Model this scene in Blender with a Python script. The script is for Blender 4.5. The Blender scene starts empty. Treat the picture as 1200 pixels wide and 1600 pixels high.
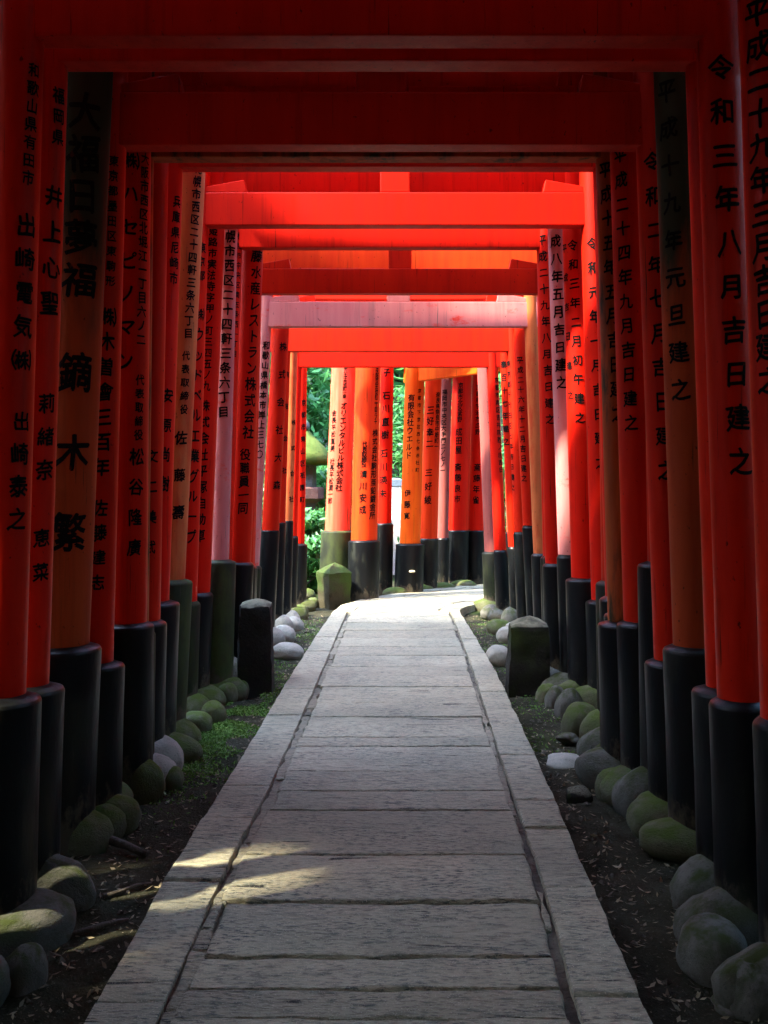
import bpy, bmesh, math, random
import numpy as np
from mathutils import Vector, noise

random.seed(7)
S = bpy.context.scene
C = S.collection

# ------------------------------------------------------------------ camera, sky, sun, exposure
CAMZ, FPX, HOR = 1.2, 1500.0, 770.0            # eye height (m), focal length and horizon in photo pixels
cam = bpy.data.objects.new("camera", bpy.data.cameras.new("camera"))
cam.location = (0, 0, CAMZ)
cam.rotation_euler = (math.radians(90), 0, 0)
cam.data.lens = FPX / 1600 * 36
cam.data.sensor_width = 36
cam.data.shift_y = -(800 - HOR) / 1600
cam.data.clip_start, cam.data.clip_end = 0.05, 500
C.objects.link(cam)
S.camera = cam

SUN_ELEV = math.radians(50)
TRAVEL = Vector((0.90, 0.42, 0)).normalized()      # heading of the light over the ground
SUN_DIR = Vector((TRAVEL.x * math.cos(SUN_ELEV), TRAVEL.y * math.cos(SUN_ELEV), -math.sin(SUN_ELEV)))
w = bpy.data.worlds.new("World")
S.world = w
w.use_nodes = True
wt = w.node_tree
sky = wt.nodes.new("ShaderNodeTexSky")
sky.sky_type = 'NISHITA'
sky.sun_disc = False
sky.sun_elevation = SUN_ELEV
sky.sun_rotation = math.atan2(-TRAVEL.x, -TRAVEL.y)
wt.nodes["Background"].inputs[1].default_value = 0.15
wt.links.new(sky.outputs[0], wt.nodes["Background"].inputs[0])
sun = bpy.data.objects.new("sun", bpy.data.lights.new("sun", 'SUN'))
sun.data.energy = 0.75
sun.data.angle = math.radians(2.0)
sun.data.color = (1.0, 0.88, 0.68)
sun.rotation_euler = SUN_DIR.to_track_quat('-Z', 'Y').to_euler()
C.objects.link(sun)
S.view_settings.view_transform = 'Standard'
S.view_settings.look = 'None'
S.view_settings.exposure = 5.05
S.view_settings.gamma = 1
S.cycles.max_bounces = 10
S.cycles.diffuse_bounces = 6
S.cycles.transparent_max_bounces = 4

GZ = -0.07                                           # soil level beside the path (path top is 0)


def P(px, py, d):
    """photo pixel at a measured distance -> point in the place"""
    return Vector(((px - 600) / FPX * d, d, CAMZ - (py - HOR) / FPX * d))


# ------------------------------------------------------------------ object helpers
def tag(o, label=None, cat=None, group=None, kind=None):
    if label: o["label"] = label
    if cat: o["category"] = cat
    if group: o["group"] = group
    if kind: o["kind"] = kind
    return o


def empty(name, loc):
    o = bpy.data.objects.new(name, None)
    o.empty_display_size = 0.2
    o.location = loc
    C.objects.link(o)
    return o


def link(name, me, mat, parent=None, loc=(0, 0, 0), smooth=False):
    o = bpy.data.objects.new(name, me)
    o.location = loc
    if mat and not me.materials: me.materials.append(mat)
    if smooth:
        me.polygons.foreach_set("use_smooth", [True] * len(me.polygons))
    C.objects.link(o)
    o.parent = parent
    return o


def from_bm(name, bm, mat, parent=None, loc=(0, 0, 0), smooth=False, sharp=None):
    bmesh.ops.recalc_face_normals(bm, faces=bm.faces)
    me = bpy.data.meshes.new(name)
    bm.to_mesh(me)
    bm.free()
    o = link(name, me, mat, parent, loc, smooth)
    if smooth and sharp:
        me.set_sharp_from_angle(angle=math.radians(sharp))
    return o


def from_py(name, v, f, mat, parent=None, loc=(0, 0, 0), smooth=False):
    me = bpy.data.meshes.new(name)
    me.from_pydata(v, [], f)
    me.update()
    return link(name, me, mat, parent, loc, smooth)


# ------------------------------------------------------------------ materials
def newmat(name):
    m = bpy.data.materials.new(name)
    m.use_nodes = True
    return m, m.node_tree, m.node_tree.nodes["Principled BSDF"]


class NB:
    def __init__(s, nt): s.nt = nt
    def n(s, t, **k):
        x = s.nt.nodes.new("ShaderNode" + t)
        for a, b in k.items():
            if a.startswith("i_"):
                key = a[2:]
                x.inputs[int(key) if key.isdigit() else key].default_value = b
            else: setattr(x, a, b)
        return x
    def l(s, a, b): s.nt.links.new(a, b)
    def coord(s, scale=(1, 1, 1), kind="Object", rnd=False):
        tc = s.n("TexCoord")
        mp = s.n("Mapping")
        mp.inputs["Scale"].default_value = scale
        s.l(tc.outputs[kind], mp.inputs[0])
        if rnd:
            oi = s.n("ObjectInfo")
            mu = s.n("Math", operation='MULTIPLY', i_1=37.0)
            s.l(oi.outputs["Random"], mu.inputs[0])
            cx = s.n("CombineXYZ")
            s.l(mu.outputs[0], cx.inputs[0]); s.l(mu.outputs[0], cx.inputs[2])
            s.l(cx.outputs[0], mp.inputs["Location"])
        return mp.outputs[0]
    def noise(s, vec, scale, detail=4, rough=0.55):
        x = s.n("TexNoise", i_Scale=scale, i_Detail=detail, i_Roughness=rough)
        s.l(vec, x.inputs["Vector"])
        return x.outputs["Fac"]
    def ramp(s, fac, a, b, ca=(0, 0, 0, 1), cb=(1, 1, 1, 1)):
        r = s.n("ValToRGB")
        r.color_ramp.elements[0].position, r.color_ramp.elements[1].position = a, b
        r.color_ramp.elements[0].color, r.color_ramp.elements[1].color = ca, cb
        s.l(fac, r.inputs[0])
        return r.outputs[0]
    def ramp2(s, fac, a, b):
        x = s.n("MapRange", i_1=a, i_2=b)
        s.l(fac, x.inputs[0])
        return x.outputs[0]
    def mix(s, fac, a, b):
        m = s.n("Mix", data_type='RGBA')
        for sock, v in ((m.inputs[0], fac), (m.inputs[6], a), (m.inputs[7], b)):
            if isinstance(v, (tuple, float, int)): sock.default_value = v
            else: s.l(v, sock)
        return m.outputs[2]
    def bump(s, h, bsdf, strength, dist=0.01):
        b = s.n("Bump", i_Strength=strength, i_Distance=dist)
        s.l(h, b.inputs["Height"])
        s.l(b.outputs[0], bsdf.inputs["Normal"])


def c4(r, g, b): return (r, g, b, 1)


def paint(name, c1, c2, rough=0.42, wear=None, wear_amt=(0.62, 0.75), wscale=(5, 5, 1.1), stain=None):
    m, nt, b = newmat(name)
    k = NB(nt)
    streak = k.noise(k.coord((9, 9, 0.9), rnd=True), 2.2, 5)
    col = k.mix(k.ramp(streak, 0.35, 0.7), c1, c2)
    if wear:
        wn = k.noise(k.coord(wscale, rnd=True), 1.6, 6, 0.65)
        col = k.mix(k.ramp(wn, *wear_amt), col, wear)
    cr = k.noise(k.coord((34, 34, .8), rnd=True), 2.0, 4, .6)
    crm = k.n("Math", operation='MULTIPLY'); k.l(k.ramp(cr, .635, .665), crm.inputs[0]); k.l(k.ramp(k.noise(k.coord((3, 3, 1), rnd=True), 2.2, 3), .45, .6), crm.inputs[1])
    col = k.mix(crm.outputs[0], col, c4(c1[0] * .22, c1[1] * .5, c1[2] * .5))
    gr = k.noise(k.coord((11, 11, .5), rnd=True), 1.4, 6, .7)
    col = k.mix(k.ramp(gr, .55, .8), col, c4(c1[0] * .42, c1[1] * .6, c1[2] * .6))
    ch = k.noise(k.coord((16, 16, 7), rnd=True), 1.8, 5, .7)
    col = k.mix(k.ramp(ch, .73, .76), col, c4(.20, .10, .06))
    if stain:                                       # weather-blackened upper part of a post
        tc = k.n("TexCoord"); sx = k.n("SeparateXYZ"); k.l(tc.outputs["Object"], sx.inputs[0])
        sn = k.noise(k.coord((7, 7, 1.5), rnd=True), 2, 5, .6)
        ad = k.n("Math", operation='MULTIPLY_ADD', i_1=.9); k.l(sn, ad.inputs[0]); k.l(sx.outputs[2], ad.inputs[2])
        col = k.mix(k.ramp2(ad.outputs[0], stain[0] + .45, stain[1] + .45), col, c4(.022, .022, .010))
    fine = k.noise(k.coord((30, 30, 12), rnd=True), 3, 4)
    sp = k.noise(k.coord((40, 40, 25), rnd=True), 1.5, 2)
    col = k.mix(k.ramp(sp, 0.70, 0.76), col, c4(c1[0] * .25, c1[1] * .3, c1[2] * .3))
    k.l(col, b.inputs["Base Color"])
    rr = k.n("MapRange", i_3=rough - .08, i_4=rough + .15)
    k.l(streak, rr.inputs[0]); k.l(rr.outputs[0], b.inputs["Roughness"])
    k.bump(fine, b, 0.12, 0.004)
    b.inputs["Specular IOR Level"].default_value = 0.13
    return m


M = {}
M['red'] = paint("vermilion_paint", c4(.55, .014, .002), c4(.47, .009, .002), wear=c4(.26, .007, .003), wear_amt=(.62, .85))
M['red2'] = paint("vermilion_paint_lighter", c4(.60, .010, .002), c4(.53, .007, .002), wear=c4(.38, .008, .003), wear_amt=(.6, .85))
M['brown'] = paint("weathered_brown_paint", c4(.40, .075, .015), c4(.28, .045, .012), .55, wear=c4(.045, .035, .015), wear_amt=(.50, .62))
M['thick'] = paint("weathered_dark_paint", c4(.36, .05, .008), c4(.30, .038, .008), .6, wear=c4(.05, .035, .012), wear_amt=(.62, .76), stain=(1.75, 2.25))
M['browntop'] = paint("weathered_blackened_paint", c4(.34, .045, .008), c4(.27, .033, .008), .6, wear=c4(.05, .03, .012), wear_amt=(.60, .74), stain=(1.8, 2.2))
M['pink'] = paint("faded_pink_paint", c4(.60, .23, .215), c4(.55, .18, .18), .6, wear=c4(.66, .03, .012), wear_amt=(.58, .70), wscale=(3, 6, 6))
M['purple'] = paint("faded_mauve_paint", c4(.27, .075, .062), c4(.22, .055, .052), .6, wear=c4(.34, .03, .02), wear_amt=(.60, .75))
M['orange'] = paint("sunlit_orange_paint", c4(.68, .050, .006), c4(.60, .030, .005), .45)  # warm light on sunlit beams and posts is put into the colour
M['yellow'] = paint("sunny_orange_paint", c4(.74, .135, .008), c4(.68, .085, .006), .45)  # orange paint; yellow of its overexposed sunlit beam put into the colour
M['peach'] = paint("sunlit_pale_orange_paint", c4(.72, .13, .075), c4(.66, .07, .03), .5)  # pale light on the thick far post is put into the colour
M['tan'] = paint("faded_orange_paint", c4(.56, .16, .05), c4(.46, .10, .03), .55, wear=c4(.45, .04, .012), wear_amt=(.50, .68))


def sleeve(name, base, moss, a, b_, rough=.38):
    m, nt, b = newmat(name)
    k = NB(nt)
    n1 = k.noise(k.coord((4, 4, 1.6), rnd=True), 1.5, 6, .65)
    n2 = k.noise(k.coord((22, 22, 5), rnd=True), 2, 4)
    f = k.ramp(n1, a, b_)
    col = k.mix(f, base, moss)
    col = k.mix(k.ramp(n2, .66, .84), col, c4(.016, .017, .016))
    b.inputs['Specular IOR Level'].default_value = .2
    sc_ = k.noise(k.coord((18, 18, 1.2), rnd=True), 2.4, 5, .7)
    col = k.mix(k.ramp(sc_, .68, .74), col, c4(.05, .048, .04))
    tc = k.n("TexCoord"); sz_ = k.n("SeparateXYZ"); k.l(tc.outputs["Object"], sz_.inputs[0])
    ms = k.noise(k.coord((9, 9, 5), rnd=True), 2.0, 6, .7)
    md = k.n("Math", operation='MULTIPLY_ADD', i_1=.55); k.l(ms, md.inputs[0]); k.l(sz_.outputs[2], md.inputs[2])
    col = k.mix(k.ramp(md.outputs[0], .36, .44, (1, 1, 1, 1), (0, 0, 0, 1)), col, c4(.07, .06, .04))
    k.l(col, b.inputs["Base Color"])
    r = k.n("MapRange", i_3=rough, i_4=.9)
    k.l(f, r.inputs[0]); k.l(r.outputs[0], b.inputs["Roughness"])
    k.bump(n2, b, .25, .006)
    return m


M['black'] = sleeve("black_post_foot", c4(.004, .005, .006), c4(.022, .027, .016), .54, .76)
M['mossblack'] = sleeve("mossy_post_foot", c4(.008, .010, .007), c4(.030, .042, .012), .45, .68, .55)
M['greenblack'] = sleeve("green_post_foot", c4(.012, .016, .009), c4(.045, .065, .018), .38, .64, .6)

m, nt, b = newmat("ink"); M['ink'] = m
k = NB(nt)
k.l(k.mix(k.ramp(k.noise(k.coord((30, 30, 14), rnd=True), 1.7, 5, .7), .60, .74), c4(.005, .005, .005), c4(.10, .012, .005)), b.inputs["Base Color"]); b.inputs["Roughness"].default_value = .7; b.inputs["Specular IOR Level"].default_value = .05
m, nt, b = newmat("black_roof_paint"); M['cap'] = m
k = NB(nt)
k.l(k.mix(k.ramp(k.noise(k.coord((3, 3, 3)), 3), .4, .7), c4(.02, .02, .018), c4(.06, .05, .035)), b.inputs["Base Color"])
b.inputs["Roughness"].default_value = .7


def stonemat(name, a, bcol, moss, mossrange, spot=(.56, .7), sc=14, zmoss=True, bumpd=.012, stretch=(1, 1, 1)):
    m, nt, b = newmat(name)
    k = NB(nt)
    v = k.coord(stretch, rnd=True)
    n1 = k.noise(v, sc * .35, 6, .6)
    n2 = k.noise(v, sc * 2.4, 5, .65)
    n3 = k.noise(v, sc * 9, 3, .6)
    col = k.mix(k.ramp(n1, .35, .68), a, bcol)
    col = k.mix(k.ramp(n2, spot[0], spot[1]), col, c4(a[0] * .45, a[1] * .47, a[2] * .5))
    col = k.mix(k.ramp(n3, .60, .75), col, c4(min(1, a[0] * 1.5), min(1, a[1] * 1.5), min(1, a[2] * 1.5)))
    if moss:
        f = k.ramp(n1, *mossrange)
        if zmoss:
            g = k.n("NewGeometry")
            sx = k.n("SeparateXYZ"); k.l(g.outputs["Normal"], sx.inputs[0])
            zr = k.ramp(sx.outputs[2], .05, .75)
            mm = k.n("Mix", data_type='RGBA', blend_type='MULTIPLY', i_0=1.0)
            k.l(f, mm.inputs[6]); k.l(zr, mm.inputs[7])
            f = mm.outputs[2]
        col = k.mix(f, col, moss)
    k.l(col, b.inputs["Base Color"])
    b.inputs["Roughness"].default_value = .85; b.inputs["Specular IOR Level"].default_value = .15
    ad = k.n("Math", operation='MULTIPLY_ADD', i_1=.55)
    k.l(n3, ad.inputs[0]); k.l(n2, ad.inputs[2])
    k.bump(ad.outputs[0], b, .6, bumpd)
    return m


M['cob'] = stonemat("cobble_stone", c4(.12, .12, .10), c4(.075, .078, .06), c4(.045, .06, .016), (.44, .62), sc=5)
M['cobmoss'] = stonemat("mossy_cobble_stone", c4(.11, .11, .07), c4(.08, .09, .04), c4(.06, .09, .015), (.30, .55), sc=5)
M['cobpale'] = stonemat("pale_cobble_stone", c4(.33, .325, .26), c4(.24, .245, .20), c4(.10, .12, .06), (.62, .75), sc=6)
M['bollard'] = stonemat("dark_mossy_stone", c4(.022, .021, .017), c4(.012, .014, .011), c4(.03, .05, .012), (.52, .70), sc=7, zmoss=False)
for _n in ('bollard',):
    k = NB(M[_n].node_tree); b = M[_n].node_tree.nodes["Principled BSDF"]
    src_ = b.inputs["Base Color"].links[0].from_socket
    g = k.n("NewGeometry"); sx = k.n("SeparateXYZ"); k.l(g.outputs["Normal"], sx.inputs[0])
    ln = k.noise(k.coord(rnd=True), 9, 5, .6)
    f = k.n("Math", operation='MULTIPLY'); k.l(k.ramp(sx.outputs[2], .45, .7), f.inputs[0]); k.l(k.ramp(ln, .3, .55), f.inputs[1])
    k.l(k.mix(f.outputs[0], src_, c4(.15, .15, .10)), b.inputs["Base Color"])
M['lantern'] = stonemat("lantern_stone", c4(.09, .115, .10), c4(.055, .075, .065), c4(.05, .09, .02), (.42, .6), sc=6)
M['mossbollard'] = stonemat("moss_grown_stone", c4(.045, .04, .022), c4(.03, .032, .016), c4(.035, .065, .012), (.42, .60), sc=8, zmoss=False)
M['mossroof'] = stonemat("moss_covered_stone", c4(.10, .13, .025), c4(.14, .17, .035), c4(.05, .08, .012), (.3, .6), sc=9, zmoss=False)
M['brownstone'] = stonemat("brown_stone", c4(.17, .09, .07), c4(.10, .06, .05), None, None, sc=8)
M['grit'] = stonemat("soil_grit", c4(.10, .095, .07), c4(.045, .043, .03), None, None, sc=9)
M['white'] = stonemat("pale_dressed_stone", c4(.62, .56, .50), c4(.5, .46, .42), None, None, sc=4)
M['bluegrey'] = stonemat("blue_grey_stone", c4(.13, .17, .20), c4(.09, .12, .14), None, None, sc=6)

# granite of the path: chisel marks run across it
m, nt, b = newmat("path_granite"); M['granite'] = m
k = NB(nt)
v = k.coord((.7, 2.2, 2))
big = k.noise(k.coord((.7, 1.0, 1)), 1.8, 4, .5)
mid = k.noise(v, 16, 5, .62)
fin = k.noise(v, 52, 4, .6)
grain = k.noise(k.coord(), 260, 2, .5)
col = k.mix(k.ramp(big, .35, .65), c4(.395, .365, .245), c4(.275, .275, .19))
col = k.mix(k.ramp(mid, .52, .70), col, c4(.14, .155, .115))
pm = k.n("Math", operation='MULTIPLY')
k.l(k.ramp(fin, .50, .62), pm.inputs[0]); k.l(k.ramp(k.noise(k.coord((1, 1.5, 1)), 3.1, 5, .6), .36, .62, c4(.15, .15, .15)), pm.inputs[1])
col = k.mix(pm.outputs[0], col, c4(.065, .08, .072))
ck = k.noise(k.coord((1.1, 15, 1)), 1.6, 5, .6)
ckm = k.n('Math', operation='MULTIPLY'); k.l(k.ramp(ck, .640, .655), ckm.inputs[0]); k.l(k.ramp(k.noise(k.coord((2, 1, 1)), 2.3, 2), .48, .52), ckm.inputs[1])
col = k.mix(ckm.outputs[0], col, c4(.03, .035, .03))
col = k.mix(k.ramp(grain, .60, .72), col, c4(.54, .50, .37))
g_at = k.n("Attribute", attribute_name="tone")
hs = k.n("HueSaturation")
k.l(col, hs.inputs["Color"]); k.l(g_at.outputs["Fac"], hs.inputs["Value"])
k.l(hs.outputs[0], b.inputs["Base Color"])
b.inputs["Roughness"].default_value = .8; b.inputs["Specular IOR Level"].default_value = .2
ad = k.n("Math", operation='MULTIPLY_ADD', i_1=.5); k.l(fin, ad.inputs[0]); k.l(mid, ad.inputs[2])
sb = k.n('Math', operation='MULTIPLY_ADD', i_1=-.5); k.l(ckm.outputs[0], sb.inputs[0]); k.l(ad.outputs[0], sb.inputs[2])
k.bump(sb.outputs[0], b, .95, .024)

m, nt, b = newmat("joint_mortar"); M['mortar'] = m
k = NB(nt)
v = k.coord()
n1 = k.noise(v, 5, 6, .65); n2 = k.noise(v, 40, 5, .7)
col = k.mix(k.ramp(n1, .42, .58), c4(.15, .145, .10), c4(.04, .042, .028))
col = k.mix(k.ramp(n2, .55, .7), col, c4(.03, .032, .025))
k.l(col, b.inputs["Base Color"]); b.inputs["Roughness"].default_value = .9
k.bump(n2, b, .9, .02)

m, nt, b = newmat("soil"); M['soil'] = m
k = NB(nt)
v = k.coord()
n0 = k.noise(v, .55, 4, .5); n1 = k.noise(v, 4, 6, .65); n2 = k.noise(v, 30, 6, .7); n3 = k.noise(v, 110, 4, .7)
col = k.mix(k.ramp(n1, .35, .65), c4(.026, .028, .017), c4(.058, .058, .036))
col = k.mix(k.ramp(n3, .60, .70), col, c4(.16, .145, .10))
col = k.mix(k.ramp(n2, .60, .70), col, c4(.012, .012, .009))
col = k.mix(k.ramp(n0, .52, .62), col, c4(.035, .055, .015))
k.l(col, b.inputs["Base Color"]); b.inputs["Roughness"].default_value = .95; b.inputs["Specular IOR Level"].default_value = .08
ad = k.n("Math", operation='MULTIPLY_ADD', i_1=.6); k.l(n3, ad.inputs[0]); k.l(n2, ad.inputs[2])
k.bump(ad.outputs[0], b, 1.0, .035)


def leafmat(name, c1, c2, rough=.45, trans=.35):
    m, nt, b = newmat(name)
    k = NB(nt)
    at = k.n("Attribute", attribute_name="tone")
    col = k.mix(at.outputs["Fac"], c1, c2)
    k.l(col, b.inputs["Base Color"]); b.inputs["Roughness"].default_value = rough
    tr = k.n("BsdfTranslucent")
    k.l(col, tr.inputs[0])
    mx = k.n("MixShader", i_0=trans)
    k.l(b.outputs[0], mx.inputs[1]); k.l(tr.outputs[0], mx.inputs[2])
    k.l(mx.outputs[0], nt.nodes["Material Output"].inputs[0])
    return m


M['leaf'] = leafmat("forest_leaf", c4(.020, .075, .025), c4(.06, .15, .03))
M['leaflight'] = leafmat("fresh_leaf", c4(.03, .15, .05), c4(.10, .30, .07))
M['mosstuft'] = leafmat("moss_tuft", c4(.05, .12, .015), c4(.13, .27, .03), .8, .2)
M['litter'] = leafmat("dry_leaf", c4(.05, .042, .025), c4(.30, .25, .14), .7, .15)
m, nt, b = newmat("bark"); M['bark'] = m
k = NB(nt)
n1 = k.noise(k.coord((6, 6, 1), rnd=True), 3, 6, .65)
k.l(k.mix(k.ramp(n1, .35, .65), c4(.035, .028, .02), c4(.10, .085, .065)), b.inputs["Base Color"])
b.inputs["Roughness"].default_value = .9
k.bump(n1, b, .8, .03)
m, nt, b = newmat("fungus_skin"); M['fungus'] = m
b.inputs["Base Color"].default_value = c4(.75, .66, .45)

# ------------------------------------------------------------------ the setting: ground, path
PATH_D = [0.6, 2.17, 2.9, 4.3, 6.3, 8.0, 9.7]
PATH_L = [-.68, -.68, -.687, -.652, -.618, -.575, -.519]
PATH_R = [.60, .605, .638, .69, .752, .765, .765]


def interp(d, xs, ys): return float(np.interp(d, xs, ys))


def path_frame():
    """outline of the path past the straight run: it bends to the right"""
    outer = [(-.519, 9.7), (-.46, 10.3), (-.26, 10.85), (.02, 11.28), (.45, 11.85), (.9, 12.35), (1.5, 12.75), (2.3, 13.1), (4.0, 13.5)]
    inner = [(.765, 9.7), (.80, 9.95), (.92, 10.25), (1.10, 10.6), (1.40, 10.95), (1.8, 11.3), (2.3, 11.6), (3.0, 11.85), (4.2, 12.1)]
    return outer, inner


def on_path(x, y):
    if y < 9.7: return interp(y, PATH_D, PATH_L) - .0 < x < interp(y, PATH_D, PATH_R)
    o, i = path_frame()
    yo = interp(x, [p[0] for p in o], [p[1] for p in o])
    yi = interp(x, [p[0] for p in i], [p[1] for p in i]) if x > .765 else 9.0
    return -.5 < x and yi < y < yo


def ground_z(x, y):
    z = GZ
    z += .035 * noise.noise((x * 1.3, y * 1.3, 0)) + .024 * noise.noise((x * 5, y * 5, 3)) + .010 * noise.noise((x * 15, y * 15, 8)) - .012
    far = max(0, abs(x) - 3.2)
    z += .42 * far + (.0 if far == 0 else .5 * noise.noise((x * .25, y * .25, 7)) * min(1, far / 3))
    back = max(0, y - 15.5)
    z += min(back, 40) * .42
    z += max(0, -6 - y) * .55  # unseen slope added behind the viewpoint to block low sky light
    return z


def build_ground():
    xs = np.concatenate([np.linspace(-70, -4, 24)[:-1], np.linspace(-4, -1.7, 14)[:-1], np.linspace(-1.7, 1.7, 86)[:-1], np.linspace(1.7, 4, 14)[:-1], np.linspace(4, 70, 24)])
    ys = np.concatenate([np.linspace(-40, .8, 24)[:-1], np.linspace(.8, 8, 170)[:-1], np.linspace(8, 15, 60)[:-1], np.linspace(15, 90, 30)])
    v = [(x, y, ground_z(x, y)) for y in ys for x in xs]
    n = len(xs)
    f = [(j * n + i, j * n + i + 1, (j + 1) * n + i + 1, (j + 1) * n + i) for j in range(len(ys) - 1) for i in range(n - 1)]
    o = from_py("ground", v, f, M['soil'], smooth=True)
    tag(o, kind="structure")


build_ground()


def jag(p0, p1, amp, step, seed, freq=9.0):
    """polyline p0->p1 with a rough stone edge"""
    p0, p1 = Vector(p0), Vector(p1)
    L = (p1 - p0).length
    n = max(2, int(L / step))
    nrm = Vector((-(p1 - p0).y, (p1 - p0).x)).normalized()
    out = []
    for i in range(n):
        t = i / n
        q = p0.lerp(p1, t)
        a = noise.noise((q.x * freq, q.y * freq, seed)) * amp + noise.noise((q.x * 31, q.y * 31, seed + 5)) * amp * .5
        fade = min(1, min(t, 1 - t) * n / 2)
        out.append(q + nrm * a * (.35 + .65 * fade))
    return out


class Slabs:
    def __init__(s): s.bm = bmesh.new(); s.tone = s.bm.faces.layers.float.new("tone")
    def add(s, corners, ztop, thick, amp, seed, tone, tilt=0):
        pts = []
        for a, b in zip(corners, corners[1:] + corners[:1]):
            pts += jag(a, b, amp, .03, seed)
        bm = s.bm
        cx = sum(p.x for p in pts) / len(pts); cy = sum(p.y for p in pts) / len(pts)
        def ring(inset, z):
            vs = []
            for p in pts:
                dx, dy = p.x - cx, p.y - cy
                L = math.hypot(dx, dy) or 1
                vs.append(bm.verts.new((p.x - dx / L * inset, p.y - dy / L * inset, z + tilt * dx)))
            return vs
        r0, r1, r2 = ring(0, ztop - thick), ring(0, ztop - .011), ring(.004, ztop - .0025)
        r3 = ring(.010, ztop)
        n = len(pts)
        fs = []
        for a, b in ((r0, r1), (r1, r2), (r2, r3)):
            for i in range(n):
                fs.append(bm.faces.new((a[i], a[(i + 1) % n], b[(i + 1) % n], b[i])))
        fs.append(bm.faces.new(r3))
        for f in fs: f[s.tone] = tone


rs = random.Random(3)
JL = ([.6, 2.17, 2.85, 4.0, 6.2, 9.7], [-.512, -.512, -.505, -.458, -.415, -.365])
JR = ([.6, 2.17, 2.85, 4.3, 6.6, 9.7], [.425, .435, .476, .515, .595, .665])
slabs = Slabs()
# long slabs across the middle of the path (measured joints nearby, similar ones farther on)
joints = [1.0, 1.28, 1.55, 1.8, 2.0, 2.19, 2.325, 2.49, 2.82, 3.19, 3.63, 3.86, 4.14, 4.55, 4.72, 5.15, 5.5, 5.95, 6.3, 6.65, 7.1, 7.5, 7.95, 8.4, 8.85, 9.3, 9.75]
for a, b in zip(joints, joints[1:]):
    g = rs.choice((.0015, .002, .003, .006))
    if abs(a - 2.82) < .01: g = .012
    if abs(b - 2.49) < .01 or abs(a - 2.49) < .01: g = .010
    s0, s1 = rs.uniform(-.015, .015), rs.uniform(-.015, .015)
    gl, gr = rs.uniform(.020, .042), rs.uniform(.010, .020)
    l0, l1 = interp(a, *JL) + gl, interp(b, *JL) + gl
    r0, r1 = interp(a, *JR) - gr, interp(b, *JR) - gr
    slabs.add([(l0, a + g), (r0, a + g + s0 * .0), (r1, b - g), (l1, b - g)], rs.uniform(-.003, .003), .1, .010, rs.random() * 99, rs.uniform(.82, 1.10), rs.uniform(-.004, .004))
# edge stones both sides, laid lengthwise
for side, dl in ((-1, [.9, 1.6, 2.27, 2.98, 3.55, 3.95, 4.5, 5.2, 5.9, 6.6, 7.3, 8.0, 8.6, 9.2, 9.72]), (1, [.9, 1.5, 2.3, 2.93, 3.45, 3.75, 4.4, 5.0, 5.8, 6.5, 7.2, 7.9, 8.6, 9.15, 9.74])):
    for a, b in zip(dl, dl[1:]):
        g = rs.uniform(.0015, .004)
        if side == 1 and abs(a - 2.93) < .01: g = .007
        if side < 0:
            cs = [(interp(a, PATH_D, PATH_L), a + g), (interp(a, *JL) - .008, a + g), (interp(b, *JL) - .008, b - g), (interp(b, PATH_D, PATH_L), b - g)]
        else:
            cs = [(interp(a, *JR) + .012, a + g), (interp(a, PATH_D, PATH_R), a + g), (interp(b, PATH_D, PATH_R), b - g), (interp(b, *JR) + .012, b - g)]
        slabs.add(cs, rs.uniform(-.004, .004), .13, .005, rs.random() * 99, rs.uniform(.93, 1.1), rs.uniform(-.01, .01))
# the bend: fan of slabs
outer, inner = path_frame()
for i in range(len(outer) - 1):
    o0, o1, i0, i1 = (Vector(p) for p in (outer[i], outer[i + 1], inner[i], inner[i + 1]))
    if i == 0: o0.y += .04; i0.y += .04
    for t0, t1 in ((0, .16), (.165, .83), (.84, 1)):
        e = .006
        a0, a1 = o0.lerp(i0, t0), o0.lerp(i0, t1)
        b0, b1 = o1.lerp(i1, t0), o1.lerp(i1, t1)
        dd0 = (b0 - a0).normalized() * e
        dd1 = (b1 - a1).normalized() * e if (b1 - a1).length > .02 else Vector((0, 0))
        slabs.add([a0 + dd0, a1 + dd1, b1 - dd1, b0 - dd0], rs.uniform(-.004, .004), .1, .004, rs.random() * 99, rs.uniform(1.0, 1.12))
tag(from_bm("path", slabs.bm, M['granite']), kind="structure")


def build_bed():
    bm = bmesh.new()
    ds = list(np.linspace(.7, 9.7, 220))
    rows = []
    for d in ds:
        l, r = interp(d, PATH_D, PATH_L) + .04, interp(d, PATH_D, PATH_R) - .04
        rows.append([bm.verts.new((l + (r - l) * t, d, -.022 + .014 * noise.noise((l + (r - l) * t * 18, d * 16, 2)))) for t in np.linspace(0, 1, 40)])
    outer, inner = path_frame()
    for i in range(1, len(outer)):
        o, q = Vector(outer[i]), Vector(inner[i])
        rows.append([bm.verts.new((*(o.lerp(q, .03 + .94 * t)), -.025)) for t in np.linspace(0, 1, 40)])
    for a, b in zip(rows, rows[1:]):
        for i in range(39): bm.faces.new((a[i], a[i + 1], b[i + 1], b[i]))
    tag(from_bm("path_bed", bm, M['mortar'], smooth=True), kind="structure")


build_bed()

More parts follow.
